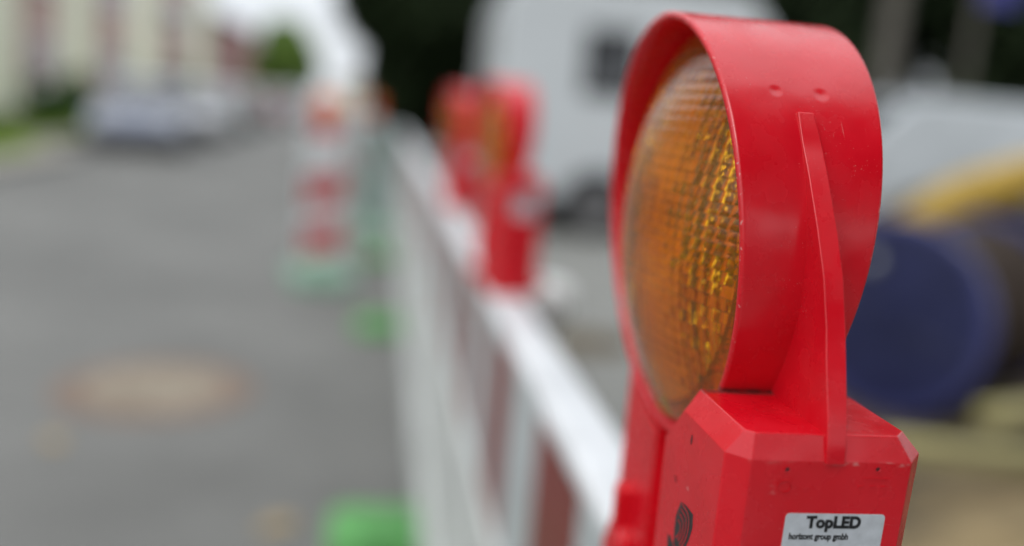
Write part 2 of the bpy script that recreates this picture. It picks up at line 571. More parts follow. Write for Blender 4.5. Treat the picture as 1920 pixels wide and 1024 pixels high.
def housing_mesh():
    bm = bmesh.new()
    # near block: outline in plan (x,y) at four heights, built as stacked rings
    k = 0.0073
    y0, y1 = -0.1331, -0.063
    def ring(pts, z): return [bm.verts.new((x, y, (z(x, y) if callable(z) else z))) for x, y in pts]
    def plan(hx, ya, kk, yb):
        return [(-hx, yb), (-hx, ya + kk), (-hx + kk, ya), (hx, ya), (hx + 0.0096, ya + 0.0105), (hx + 0.0096, yb)]
    foot = [(x * 0.955, y * 0.975 if y < -0.07 else y) for x, y in plan(0.0346, y0, k, y1)]
    r0 = ring(foot, 0.0)
    r1 = ring(plan(0.0346, y0, k, y1), lambda x, y: 0.1953 if y < -0.07 else 0.177)
    for i in range(5):
        bm.faces.new((r0[i], r0[i + 1], r1[i + 1], r1[i]))
    # extra shoulder vertices at y = -0.0813
    sl = bm.verts.new((-0.0346, -0.0813, 0.1953))
    sr = bm.verts.new((0.0442, -0.0813, 0.1953))
    t = [(-0.0288, -0.0813), (-0.0288, -0.1304 + 0.0027), (-0.0288 + 0.0027, -0.1304), (0.0288, -0.1304), (0.0345, -0.1245), (0.0345, -0.0813)]
    rt = ring(t, 0.2046)
    bm.faces.new((r1[0], sl, r1[1])) if False else None
    # side triangles/quads above the lower outline
    bm.faces.new((r1[1], r1[0], sl))
    bm.faces.new((r1[5], r1[4], sr))
    chain = [sl, r1[1], r1[2], r1[3], r1[4], sr]
    for i in range(5):
        bm.faces.new((chain[i], chain[i + 1], rt[i + 1], rt[i]))
    bm.faces.new(rt)
    bm.faces.new((rt[0], rt[5], sr, sl))
    bm.faces.new((sl, sr, r1[5], r1[0]))
    bm.faces.new((r1[0], r1[5], r0[5], r0[0]))
    bm.faces.new(r0)
    bmesh.ops.recalc_face_normals(bm, faces=bm.faces)
    # centre web, set back on the lens side
    prism(bm, [(-0.0628, 0.0), (-0.0628, 0.168), (-0.03, 0.158), (0.004, 0.157), (0.004, 0.0)], 'x', -0.0085, 0.040)
    # far block with its long outer chamfer (plan outline), top sloping up under the ring
    pl = [(-0.0161, 0.002), (-0.0161, 0.056), (0.0075, 0.122), (0.0442, 0.122), (0.0442, 0.002)]
    a = [bm.verts.new((x, y, 0.0)) for x, y in pl]
    b = [bm.verts.new((x, y, 0.1555 + (0.0 if y < 0.01 else (0.014 if y < 0.06 else 0.034)))) for x, y in pl]
    c1 = bm.faces.new(a[::-1]); fs = [c1]
    fs.append(bm.faces.new((b[0], b[1], b[4])))
    fs.append(bm.faces.new((b[1], b[2], b[3], b[4])))
    for i in range(5):
        fs.append(bm.faces.new((a[i], a[(i + 1) % 5], b[(i + 1) % 5], b[i])))
    bmesh.ops.recalc_face_normals(bm, faces=fs)
    return bm


def rib_mesh():
    """Fin joining the ring to the box: curved outer edge. Rows: x left, y, z, x right."""
    rows = [(-0.0041, -0.0851, 0.3184, 0.0018), (-0.0034, -0.0911, 0.3066, 0.0038), (-0.0027, -0.0983, 0.2950, 0.0045), (-0.0015, -0.1084, 0.2762, 0.0058),
            (-0.0004, -0.1161, 0.2597, 0.0067), (0.0007, -0.1216, 0.2411, 0.0076), (0.0007, -0.1261, 0.2264, 0.0078), (0.0007, -0.1310, 0.2112, 0.0078), (0.0006, -0.1338, 0.1990, 0.0078), (0.0006, -0.1343, 0.1945, 0.0078)]
    fine = []
    for a, b in zip(rows, rows[1:]):
        for k in range(4):
            fine.append(tuple(a[i] + (b[i] - a[i]) * k / 4 for i in range(4)))
    fine.append(rows[-1])
    bm = bmesh.new()
    q = []
    for xl, y, z, xr in fine:
        dz = z - ZC
        yi = -math.sqrt(max(0.0985 ** 2 - dz * dz, 0.0))
        if z < 0.2050: yi = -0.0832
        tw = 0.0016 * min(1.0, max(0.0, (z - 0.199) / 0.03))
        q.append([bm.verts.new(p) for p in ((xl, y + tw, z), (xr, y, z), (xr, max(yi, y + 0.001), z), (xl, max(yi, y + 0.001), z))])
    for a, b in zip(q, q[1:]):
        for i in range(4):
            bm.faces.new((a[i], a[(i + 1) % 4], b[(i + 1) % 4], b[i]))
    bm.faces.new(q[0])
    bm.faces.new(q[-1][::-1])
    bmesh.ops.recalc_face_normals(bm, faces=bm.faces)
    return bm


LR = 0.0935     # lens radius


def dome_x(r, x0, h):
    return -(x0 + h * (1 - (r / LR) ** 2))


def lens_mesh(side, seed):
    """Amber lens: moulded in upright columns of small blocks; grooved outside, wedge prisms inside."""
    rnd = random.Random(seed)
    bm = bmesh.new()
    x0, h = 0.0152, 0.024
    n = 96
    cy, cz = 0.0070, 0.0054
    ny, nz = 27, 35

    def field(g, tiltf, off, groove, flip):
        us, vs = [], []
        for i in range(ny):
            us += [((i - ny / 2 + g) * cy, i, 0), ((i - ny / 2 + 1 - g) * cy, i, 0)]
            if groove: us.append(((i - ny / 2 + 1) * cy, i, 1))
        for j in range(nz):
            vs += [((j - nz / 2 + g) * cz, j, 0), ((j - nz / 2 + 1 - g) * cz, j, 0)]
            if groove: vs.append(((j - nz / 2 + 1) * cz, j, 1))
        grid = {}
        for a, (y, i, ga) in enumerate(us):
            for b, (z, j, gb) in enumerate(vs):
                r = math.hypot(y, z)
                if r > LR - 0.0012: continue
                ty, tz, d = tiltf[i, j]
                ly = y - (i - ny / 2 + 0.5) * cy
                lz = z - (j - nz / 2 + 0.5) * cz
                x = dome_x(r, x0, h) + off
                if ga or gb: x += groove * (1.0 if ga else 0.6)
                else: x += d + ty * ly + tz * lz
                grid[a, b] = bm.verts.new((side * x, y, ZC + z))
        for a in range(len(us) - 1):
            for b in range(len(vs) - 1):
                q = [grid.get(k_) for k_ in ((a, b), (a, b + 1), (a + 1, b + 1), (a + 1, b))]
                if all(q):
                    f = bm.faces.new(q)
                    f.normal_update()
                    if f.normal.x * (side * flip) < 0: f.normal_flip()

    t_out, t_in = {}, {}
    for i in range(ny):
        for j in range(nz):
            t_out[i, j] = (rnd.uniform(-0.03, 0.03), rnd.uniform(-0.05, 0.05), 0.0)
            t_in[i, j] = (rnd.uniform(-0.09, 0.09) + 0.25 * math.sin(i * 0.45), 0.34 + 0.20 * math.cos(j * 0.35) + rnd.uniform(-0.09, 0.09), 0.0)
    # outside: one small cushion per cell, columns and rows of them, with fine grooves between
    fr = (0.035, 0.2, 0.4, 0.6, 0.8, 0.965)
    cells = {}
    nx_, nz_ = 31, 38
    cw, ch = 0.0060, 0.0049
    for i in range(nx_):
        for u_i, u in enumerate(fr):
            for j in range(nz_):
                for v_i, v in enumerate(fr):
                    y = (i - nx_ / 2 + u) * cw
                    z = (j - nz_ / 2 + v) * ch
                    r = math.hypot(y, z)
                    if r > LR - 0.0012: continue
                    a_, b_ = 2 * u - 1, 2 * v - 1
                    x = dome_x(r, x0, h) + 0.00024 - 0.00034 * (1 - a_ * a_) * (1 - 0.7 * b_ * b_) + 0.00006 * b_
                    cells[i * 6 + u_i, j * 6 + v_i] = bm.verts.new((side * x, y, ZC + z))
    for (a, b) in list(cells):
        q = [cells.get(k_) for k_ in ((a, b), (a, b + 1), (a + 1, b + 1), (a + 1, b))]
        if all(q):
            f = bm.faces.new(q)
            f.smooth = (a % 6 != 5) and (b % 6 != 5)
            f.normal_update()
            if f.normal.x * side > 0: f.normal_flip()
    field(0.04, t_in, 0.0034, 0, 1)
    # rim ring closing the two skins
    fs = []
    rings = []
    for r, x in ((LR, dome_x(LR, x0, h) + 0.0034), (LR, dome_x(LR, x0, h)), (LR - 0.0008, dome_x(LR - 0.0008, x0, h) - 0.0006), (LR - 0.0045, dome_x(LR - 0.0045, x0, h) - 0.0005), (LR - 0.0095, dome_x(LR - 0.0095, x0, h) - 0.0005), (LR - 0.0100, dome_x(LR - 0.0100, x0, h) + 0.0004), (LR - 0.0100, dome_x(LR, x0, h) + 0.0034)):
        rings.append([bm.verts.new((side * x, r * math.sin(2 * math.pi * k / n), ZC + r * math.cos(2 * math.pi * k / n))) for k in range(n)])
    for a in range(len(rings)):
        A, B = rings[a], rings[(a + 1) % len(rings)]
        for k in range(n):
            fs.append(bm.faces.new((A[k], A[(k + 1) % n], B[(k + 1) % n], B[k])))
    bmesh.ops.recalc_face_normals(bm, faces=fs)
    return bm


def text_mesh(body, size, x, y, z, sx, off, name, parent, shear=0.0, spacing=1.0):
    cu = bpy.data.curves.new(name, 'FONT')
    cu.body = body
    cu.size = size
    cu.offset = off
    cu.extrude = 0.00004
    cu.shear = shear
    cu.space_character = spacing
    cu.align_x = 'LEFT'
    tmp = bpy.data.objects.new('tmp_text', cu)
    COL.objects.link(tmp)
    bpy.context.view_layer.update()
    me = bpy.data.meshes.new_from_object(tmp.evaluated_get(bpy.context.evaluated_depsgraph_get()))
    bpy.data.objects.remove(tmp)
    w = max(v.co.x for v in me.vertices) - min(v.co.x for v in me.vertices)
    k = sx / w
    mn = min(v.co.x for v in me.vertices)
    for v in me.vertices:
        v.co = Vector((x + (v.co.x - mn) * k, y - v.co.z, z + v.co.y))
    me.materials.clear()
    me.materials.append(M['ink'])
    me.name = name
    o = bpy.data.objects.new(name, me)
    COL.objects.link(o)
    o.parent = parent
    return o


def strip(bm, pts, w, x, mi=0, d=0.00005):
    """Flat curved line of width w on a plane x=const, pts in (y,z)."""
    P = [Vector((p[0], p[1])) for p in pts]
    # subdivide with Catmull-Rom
    Q = []
    for i in range(len(P) - 1):
        p0, p1, p2, p3 = P[max(i - 1, 0)], P[i], P[i + 1], P[min(i + 2, len(P) - 1)]
        for s in range(5):
            t = s / 5
            Q.append(0.5 * ((2 * p1) + (p2 - p0) * t + (2 * p0 - 5 * p1 + 4 * p2 - p3) * t * t + (3 * p1 - p0 - 3 * p2 + p3) * t ** 3))
    Q.append(P[-1])
    l = []
    for i, p in enumerate(Q):
        dd = (Q[min(i + 1, len(Q) - 1)] - Q[max(i - 1, 0)]).normalized()
        nn = Vector((-dd.y, dd.x)) * w / 2
        l.append((bm.verts.new((x, p.x + nn.x, p.y + nn.y)), bm.verts.new((x, p.x - nn.x, p.y - nn.y))))
    for a, b in zip(l, l[1:]):
        bm.faces.new((a[0], a[1], b[1], b[0])).material_index = mi


def make_lamp(loc, label):
    t = thing('warning_lamp', label, 'warning lamp', loc, 0.0, 'red warning lamps on the barrier rail')
    hd = link('hood_ring', hood_mesh(), M['red'], t, smooth=True, autos=50)
    hb = link('housing', housing_mesh(), M['red'], t, bevel=0.0005, seg=2)
    link('rib', rib_mesh(), M['red'], t, bevel=0.0004, seg=2)
    # lens seat: the inner collar between the two lenses
    bm = bmesh.new()
    revolve(bm, [(-0.0125, 0.0962), (0.0125, 0.0962), (0.0125, 0.0912), (-0.0125, 0.0912)], 'x', 96, (0, 0, ZC), closed=True)
    link('lens_seat', bm, M['red'], t, smooth=True, autos=40)
    for s, sd in ((1, 3), (-1, 9)):
        l = link('lens', lens_mesh(s, sd), M['amber'], t)
        l['label'] = 'amber prism lens under the red hood'
    # LED reflector between the lenses
    bm = bmesh.new()
    revolve(bm, [(-0.010, 0.008), (-0.006, 0.040), (-0.0015, 0.080), (0.0015, 0.080), (0.006, 0.040), (0.010, 0.008)], 'x', 32, (0, 0, ZC))
    bmesh.ops.recalc_face_normals(bm, faces=bm.faces)
    link('reflector', bm, M['led'], t)
    # screw recesses in the front face and one in the lens-side face
    for x, z in ((-0.0134, 0.1921), (0.0215, 0.1929)):
        bm = bmesh.new()
        revolve(bm, [(-0.13345, 0.0012), (-0.1320, 0.0012), (-0.1322, 0.0008), (-0.13325, 0.0008)], 'y', 16, (x, 0, z), closed=True)
        sh = link('screw_boss', bm, M['red'], t)
        bm = bmesh.new()
        revolve(bm, [(-0.13325, 0.00078), (-0.1320, 0.00078)], 'y', 16, (x, 0, z))
        link('screw_hole', bm, M['hole'], sh)
    for pts in ([(-0.0941, 0.1889), (-0.0931, 0.1893), (-0.0926, 0.1868), (-0.0934, 0.1850), (-0.0943, 0.1862)],
                [(-0.0797, 0.1662), (-0.0804, 0.1664), (-0.0824, 0.1644), (-0.0818, 0.1641)]):
        bm = bmesh.new()
        prism(bm, pts, 'x', -0.0347, -0.034)
        link('dent', bm, M['hole'], t)
    # raised moulding marks under the holes
    yy = -0.1331
    for x0_, x1_, z0_, z1_ in ((0.0165, 0.0265, 0.1890, 0.1893), (0.0150, 0.0172, 0.1858, 0.1862), (0.0196, 0.0218, 0.1858, 0.1862), (0.0240, 0.0258, 0.1858, 0.1862), (-0.0162, -0.0159, 0.1855, 0.1890), (-0.0112, -0.0109, 0.1855, 0.1890)):
        boxo('moulded_mark', M['red'], t, x0_, x1_, yy - 0.00018, yy + 0.0005, z0_, z1_)
    bm = bmesh.new()
    revolve(bm, [(yy - 0.00018, 0.0026), (yy + 0.0005, 0.0026), (yy + 0.0005, 0.0022), (yy - 0.00018, 0.0022)], 'y', 20, (-0.0135, 0, 0.1855), closed=True)
    link('moulded_mark', bm, M['red'], t)
    # sticker on the narrow face
    st_x0, st_x1, zt_, zb_ = -0.0112, 0.0277, 0.1752, 0.136
    bm = bmesh.new()
    cr = 0.0016
    pts = []
    for cx_, cz_, a0 in ((st_x1 - cr, zt_ - cr, 0), (st_x0 + cr, zt_ - cr, 90), (st_x0 + cr, zb_ + cr, 180), (st_x1 - cr, zb_ + cr, 270)):
        for s in range(6):
            a = R(a0 + s * 18)
            pts.append((cx_ + cr * math.cos(a), cz_ + cr * math.sin(a)))
    def fy(z): return -0.1331 + (0.1953 - z) / 0.1953 * 0.1331 * 0.025
    A = [bm.verts.new((x, fy(z) - 0.00014, z)) for x, z in pts]
    B = [bm.verts.new((x, fy(z) + 0.0002, z)) for x, z in pts]
    bm.faces.new(A)
    for i in range(len(pts)):
        bm.faces.new((A[i], B[i], B[(i + 1) % len(pts)], A[(i + 1) % len(pts)]))
    bmesh.ops.recalc_face_normals(bm, faces=bm.faces)
    st = link('sticker', bm, M['sticker'], t)
    st['label'] = 'white sticker with black lettering'
    text_mesh('TopLED', 0.0062, -0.0030, fy(0.172) - 0.00022, 0.1698, 0.0214, 0.00034, 'sticker_text', st, spacing=1.05)
    text_mesh('horizont group gmbh', 0.0034, -0.0089, fy(0.166) - 0.00022, 0.1651, 0.0232, 0.00012, 'sticker_text', st)
    # black printed emblem on the lens-side face
    bm = bmesh.new()
    def fx(z): return -0.0346 + (0.1953 - z) / 0.1953 * 0.0346 * 0.045
    poly = [(-0.0898, 0.1591), (-0.096, 0.1603), (-0.1038, 0.1603), (-0.1048, 0.1551), (-0.1029, 0.1497), (-0.0997, 0.1438), (-0.0965, 0.1402), (-0.0916, 0.1383), (-0.0867, 0.1389), (-0.0857, 0.1448), (-0.0858, 0.1511)]
    x_e = -0.00012
    f = bm.faces.new([bm.verts.new((fx(b_) + x_e, a_, b_)) for a_, b_ in poly])
    for wpoly in ([(-0.0788, 0.1395), (-0.0822, 0.1402), (-0.0883, 0.1378), (-0.0886, 0.1336), (-0.0806, 0.1293)],):
        bm.faces.new([bm.verts.new((fx(b_) + x_e, a_, b_)) for a_, b_ in wpoly])
    em = link('emblem', bm, M['ink'], t)
    bm = bmesh.new()
    for arc in ([(-0.0916, 0.159), (-0.0992, 0.1584), (-0.1013, 0.1542), (-0.0999, 0.1481), (-0.0959, 0.1418)],
                [(-0.0907, 0.1566), (-0.0968, 0.1561), (-0.0986, 0.1528), (-0.0972, 0.1475), (-0.094, 0.1423)],
                [(-0.0898, 0.1539), (-0.0944, 0.1536), (-0.096, 0.1511), (-0.0946, 0.1469), (-0.0916, 0.1427)],
                [(-0.0893, 0.1509), (-0.0921, 0.1507), (-0.093, 0.1488), (-0.0918, 0.1459), (-0.0888, 0.1428)]):
        strip(bm, arc, 0.0006, 0)
    for v in bm.verts:
        v.co.x = fx(v.co.z) - 0.00035
    link('emblem_arcs', bm, M['red'], em)
    # locking knob on the set-back section
    bm = bmesh.new()
    revolve(bm, [(-0.0155, 0.013), (-0.0215, 0.013), (-0.0235, 0.0115), (-0.0240, 0.008)], 'x', 24, (0, 0.034, 0.078))
    prism(bm, [(0.028, 0.076), (0.034, 0.076), (0.035, 0.1105), (0.031, 0.115), (0.027, 0.1105)], 'x', -0.0250, -0.0155)
    prism(bm, [(0.047, 0.040), (0.052, 0.040), (0.0535, 0.070), (0.050, 0.076), (0.047, 0.070)], 'x', -0.023, -0.0155)
    link('locking_knob', bm, M['red'], t, bevel=0.0008)
    # foot clamp that straddles the rail
    bm = bmesh.new()
    box(bm, -0.026, 0.074, -0.075, 0.075, 0.0005, 0.014)
    link('mounting_clamp', bm, M['red'], t, bevel=0.002)
    return t


lamp = make_lamp((0.1631, 0.4173, LB), 'large sharp red warning lamp with amber lens and white sticker in the foreground')
dup(lamp, (0.214, 1.600, LB), R(9), 'blurred red warning lamp second along the barrier rail behind the foreground lamp')
dup(lamp, (0.238, 2.84, LB), R(10), 'small blurred red warning lamp third along the rail beyond the other two')

# ------------------------------------------------------------------ barrier fences
def make_barrier(label):
    """2.5 m module along +Y, origin on the ground at its near end, rail top at 1.11."""
    t = thing('pedestrian_barrier', label, 'barrier', (0.22, 0, 0), 0, 'red and white barriers joined in a line')
    Lb = 2.49
    bm = bmesh.new()
    box(bm, -0.027, 0.038, 0.005, Lb - 0.005, 1.078, 1.109)
    link('top_rail', bm, M['white_rail'], t, bevel=0.013, seg=4)
    # board: vertical red and white fields
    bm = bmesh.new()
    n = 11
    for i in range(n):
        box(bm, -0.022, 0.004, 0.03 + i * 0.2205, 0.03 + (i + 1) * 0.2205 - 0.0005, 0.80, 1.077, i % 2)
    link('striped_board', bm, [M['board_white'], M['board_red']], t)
    bm = bmesh.new()
    for i in range(29):
        y = 0.075 + i * 0.0828
        box(bm, -0.019, 0.001, y, y + 0.069, 0.245, 0.758)
    link('grille', bm, M['white_plastic'], t)
    boxo('middle_rail', M['white_plastic'], t, -0.032, 0.014, 0.03, Lb - 0.03, 0.758, 0.799, bevel=0.006)
    boxo('bottom_board', M['white_plastic'], t, -0.036, 0.004, 0.03, Lb - 0.03, 0.075, 0.245, bevel=0.006)
    for y in (0.008, Lb - 0.052):
        boxo('post', M['white_rail'], t, -0.020, 0.022, y, y + 0.044, 0.02, 1.0745, bevel=0.004)
    return t


bar = make_barrier('red and white barrier section carrying the foreground warning lamp')
bar.location = (0.22, -2.0, 0)
for y, lb in ((0.5, 'nearest visible barrier section with dark red and grey board under a white rail'),
              (3.0, 'second barrier section with red and white board, beyond the middle warning lamp'),
              (5.5, 'third barrier section along the road, far beyond the warning lamps'),
              (8.0, 'farthest barrier section at the end of the white barrier line')):
    dup(bar, (0.22, y, 0), 0, lb)


def make_foot(label):
    t = thing('barrier_foot', label, 'barrier foot', (0, 0, 0), 0, 'green feet under the barriers')
    bm = bmesh.new()
    prism(bm, [(-0.36, -0.155), (0.28, -0.155), (0.32, -0.11), (0.32, 0.11), (0.28, 0.155), (-0.36, 0.155), (-0.40, 0.11), (-0.40, -0.11)], 'z', 0.0, 0.06)
    link('base_plate', bm, M['green'], t, bevel=0.012)
    bm = bmesh.new()
    prism(bm, [(-0.31, -0.09), (-0.12, -0.09), (-0.12, 0.09), (-0.31, 0.09)], 'z', 0.0605, 0.085)
    link('socket', bm, M['green'], t, bevel=0.008)
    bm = bmesh.new()
    prism(bm, [(0.10, -0.09), (0.24, -0.09), (0.24, 0.09), (0.10, 0.09)], 'z', 0.0605, 0.085)
    link('socket', bm, M['green'], t, bevel=0.008)
    return t


ft = make_foot('bright green barrier foot on the asphalt at the bottom of the picture')
ft.location = (0.30, 2.74, 0)
dup(ft, (0.30, 5.50, 0), 0, 'green barrier foot at the second joint of the barrier line')
dup(ft, (0.30, 8.02, 0), 0, 'faraway green barrier foot beside the striped beacons')
dup(ft, (0.30, 0.48, 0), 0, 'green barrier foot beneath the foreground warning lamp')

# post with cap behind the middle lamp
t = thing('white_post', 'white plastic post with a rounded cap just right of the middle warning lamp', 'post', (0.392, 1.93, 0))
bm = bmesh.new()
revolve(bm, [(0.03, 0.024), (0.99, 0.024)], 'z', 24)
link('pole', bm, M['white_plastic'], t, smooth=True, autos=40)
bm = bmesh.new()
revolve(bm, [(0.965, 0.045), (0.975, 0.055), (1.02, 0.056), (1.045, 0.044), (1.055, 0.018)], 'z', 24)
link('cap', bm, M['frame'], t, smooth=True, autos=50)
bm = bmesh.new()
revolve(bm, [(0.0, 0.13), (0.04, 0.12), (0.055, 0.04)], 'z', 24)
link('base_plate', bm, M['rubber'], t, smooth=True, autos=40)

# ------------------------------------------------------------------ guide beacons
def make_beacon(loc, label, body, base, rz=0.0, flip=1, striped=True):
    t = thing('guide_beacon', label, 'beacon', loc, rz, 'striped guide beacons by the roadside')
    bm = bmesh.new()
    # panel 0.25 x 1.0 with diagonal stripes cut into the front sheet
    W, z0, z1 = 0.15, 0.16, 1.12
    prism(bm, [(-W, z0), (W, z0), (W, z1 - 0.03), (W - 0.03, z1), (-W + 0.03, z1), (-W, z1 - 0.03)], 'y', -0.022, 0.022, 0)
    link('panel', bm, body, t, bevel=0.004)
    for side in ((-1, 1) if striped else (1,)):
        bm = bmesh.new()
        y = side * 0.0245
        for k in range(2):
            zc = 0.32 + k * 0.37
            vs = [bm.verts.new(p) for p in ((-0.14, y, zc - 0.12 * flip), (0.14, y, zc - 0.05 * flip), (0.14, y, zc + 0.18 * flip), (-0.14, y, zc + 0.11 * flip))]
            bm.faces.new(vs)
        bmesh.ops.recalc_face_normals(bm, faces=bm.faces)
        link('stripes', bm, M['beacon_red'], t)
    bm = bmesh.new()
    prism(bm, [(-0.20, -0.30), (0.20, -0.30), (0.24, -0.2), (0.24, 0.2), (0.20, 0.30), (-0.20, 0.30), (-0.24, 0.2), (-0.24, -0.2)], 'z', 0.0, 0.10)
    box(bm, -0.07, 0.07, -0.06, 0.06, 0.1005, 0.17)
    link('foot', bm, base, t, bevel=0.01)
    lt = thing('beacon_lamp', None, None)
    bpy.data.objects.remove(lt)
    if not striped:
        return t
    # small lamp on top
    bm = bmesh.new()
    box(bm, -0.075, 0.075, -0.045, 0.045, 1.121, 1.24)
    lb_ = link('lamp_box', bm, M['red'], t, bevel=0.008)
    bm = bmesh.new()
    revolve(bm, [(-0.055, 0.085), (-0.02, 0.095), (0.02, 0.095), (0.055, 0.085)], 'y', 32, (0, 0, 1.335))
    link('lamp_ring', bm, M['red'], t, smooth=True, autos=40)
    for s in (-1, 1):
        bm = bmesh.new()
        revolve(bm, [(s * 0.0555, 0.076), (s * 0.066, 0.06), (s * 0.073, 0.035), (s * 0.075, 0.01)], 'y', 28, (0, 0, 1.335))
        link('lamp_lens', bm, M['orange'], t, smooth=True)
    return t


make_beacon((-0.41, 6.9, 0), 'nearest red and white striped beacon with orange lamp on a green foot', M['beacon_white'], M['green_pale'], R(12))
make_beacon((-0.02, 9.6, 0), 'grey-green striped beacon half hidden behind the nearest beacon', M['teal_paint'], M['green_pale'], R(-8), -1, False)
make_beacon((-0.15, 14.0, 0), 'small distant striped beacon with orange lamp at the end of the row', M['board_white'], M['green_pale'], R(5))

# ------------------------------------------------------------------ manhole cover
t = thing('manhole_cover', 'round rusty manhole cover set in the grey asphalt', 'manhole cover', (-0.98, 4.22, 0.0))
bm = bmesh.new()
revolve(bm, [(0.0045, 0.45), (0.009, 0.44), (0.009, 0.315), (0.0045, 0.315)], 'z', 48, closed=True)
link('frame', bm, M['iron'], t)
bm = bmesh.new()
revolve(bm, [(0.0045, 0.31), (0.010, 0.31)], 'z', 48)
for i in range(-5, 6):
    for j in range(-5, 6):
        if math.hypot(i * 0.055, j * 0.055) < 0.29:
            box(bm, i * 0.055 - 0.016, i * 0.055 + 0.016, j * 0.055 - 0.016, j * 0.055 + 0.016, 0.0102, 0.014)
link('lid', bm, M['rust'], t)

# fallen leaves
def leaf(loc, s, rz, label):
    bm = bmesh.new()
    pts = [(0, -0.5), (0.18, -0.42), (0.32, -0.1), (0.26, 0.2), (0.1, 0.42), (0, 0.62), (-0.1, 0.42), (-0.26, 0.2), (-0.32, -0.1), (-0.18, -0.42)]
    top = [bm.verts.new((x * s, y * s, 0.012 + 0.03 * abs(x) * s * 3)) for x, y in pts]
    bot = [bm.verts.new((x * s, y * s, 0.009 + 0.03 * abs(x) * s * 3)) for x, y in pts]
    bm.faces.new(top)
    bm.faces.new(bot[::-1])
    n = len(pts)
    for i in range(n):
        bm.faces.new((top[i], bot[i], bot[(i + 1) % n], top[(i + 1) % n]))
    o = tag(link('fallen_leaf', bm, M['dry_leaf']), label, 'leaf', 'dry leaves lying on the road')
    o.location = loc
    o.rotation_euler = (0, 0, rz)


leaf((-1.2, 3.52, 0), 0.13, 0.6, 'tan dry leaf on the asphalt in the lower left corner of the road')
leaf((-0.27, 2.83, 0), 0.14, 2.2, 'tan dry leaf on the asphalt beside the nearest green foot')

# ------------------------------------------------------------------ vegetation
def crown(bm, c, rx, ry, rz, n, leaf_s, seed, clumps=26):
    rnd = random.Random(seed)
    cl = []
    for k in range(clumps):
        while True:
            p = Vector((rnd.uniform(-1, 1), rnd.uniform(-1, 1), rnd.uniform(-1, 1)))
            if 0.25 < p.length < 1: break
        cl.append((Vector((p.x * rx * 0.8, p.y * ry * 0.8, p.z * rz * 0.8)), rnd.uniform(0.22, 0.42)))
    for i in range(n):
        q, s = rnd.choice(cl)
        while True:
            p = Vector((rnd.uniform(-1, 1), rnd.uniform(-1, 1), rnd.uniform(-1, 1)))
            if p.length < 1: break
        p = p.normalized() * p.length ** 0.4
        o = Vector(c) + q + Vector((p.x * rx, p.y * ry, p.z * rz)) * s
        a = Vector((rnd.gauss(0, 1), rnd.gauss(0, 1), rnd.gauss(0, 1))).normalized()
        b = a.orthogonal().normalized()
        e = a.cross(b)
        w = leaf_s * rnd.uniform(0.6, 1.3)
        bm.faces.new([bm.verts.new(o + b * w), bm.verts.new(o + e * w * 0.5), bm.verts.new(o - b * w), bm.verts.new(o - e * w * 0.5)])


def tree(name, x, y, h, r, mt, seed, label, n=9000, leaf_s=0.16, zc=None, rz=None, trunk_r=0.16, group=None):
    t = thing(name, label, 'tree', (x, y, 0), 0, group)
    rnd = random.Random(seed)
    zc = zc or h * 0.6
    rz = rz or h * 0.42
    bm = bmesh.new()
    pts = [(0, 0, -0.05), (0.02, 0, h * 0.15), (0.06, 0.03, h * 0.35), (0.03, 0.08, h * 0.6), (0, 0, h * 0.85)]
    tube(bm, pts, [trunk_r * 1.25, trunk_r, trunk_r * 0.8, trunk_r * 0.45, trunk_r * 0.1])
    for k in range(7):
        a = k * 0.9 + rnd.uniform(0, .5)
        z = h * (0.3 + 0.06 * k)
        e = Vector((math.cos(a) * r * 0.65, math.sin(a) * r * 0.65, z + h * 0.16))
        s = Vector((0.04, 0.05, z))
        tube(bm, [s, s.lerp(e, 0.5) + Vector((0, 0, h * 0.03)), e], [trunk_r * 0.4, trunk_r * 0.22, trunk_r * 0.06], 7)
    link('trunk', bm, M['bark'], t, smooth=True, autos=60)
    bm = bmesh.new()
    crown(bm, (0, 0, zc), r, r, rz, n, leaf_s, seed)
    link('crown', bm, mt, t)
    return t


G = 'dark trees behind the white vehicles'
tree('leafy_tree', 2.15, 22, 8.5, 3.2, M['leaf_dark'], 1, 'dark tall tree rising left of the white caravan', 26000, 0.28, zc=4.3, rz=4.2, group=G)
tree('leafy_tree', 6.6, 17.5, 12.5, 3.2, M['leaf_dark'], 2, 'dark tree directly behind the white caravan', 14000, 0.24, zc=6.4, rz=6.2, group=G)
tree('leafy_tree', 10.6, 17.5, 12.5, 3.2, M['leaf_dark'], 3, 'dark tree behind the white van at the right edge', 15000, 0.24, zc=6.4, rz=6.2, group=G)
tree('leafy_tree', 14.5, 17, 12.5, 3.2, M['leaf_dark'], 4, 'dark tree at the far right behind the blue sign', 14000, 0.24, zc=6.4, rz=6.2, group=G)
tree('leafy_tree', 8.4, 24, 12.5, 3.8, M['leaf_dark'], 5, 'dark tree farther back between its neighbours', 13000, 0.26, zc=6.4, rz=6.2, group=G)
tree('leafy_tree', -6.5, 60, 6.0, 2.2, M['leaf_light'], 6, 'rounded bright green tree at the end of the street beside the brown house', 12000, 0.24, zc=3.4, rz=2.9)
G2 = 'unseen tall trees added for the lamp hood to reflect'  # unseen trees, added so the glossy hood mirrors dark foliage below the sky
tree('leafy_tree', 4.2, -3.6, 13, 3.2, M['leaf_dark'], 8, 'unseen tall dark tree added right behind the viewer for the hood to reflect', 9000, 0.26, zc=7.4, rz=5.6, group=G2)
tree('leafy_tree', 0.2, -8.0, 13, 3.4, M['leaf_dark'], 9, 'unseen tall dark tree added straight behind the viewer for the hood to reflect', 8000, 0.3, zc=7.2, rz=6.2, group=G2)
tree('leafy_tree', 9.0, -1.0, 13, 3.4, M['leaf_dark'], 10, 'unseen tall dark tree added beside the work area for the hood to reflect', 8000, 0.3, zc=7.2, rz=6.2, group=G2)


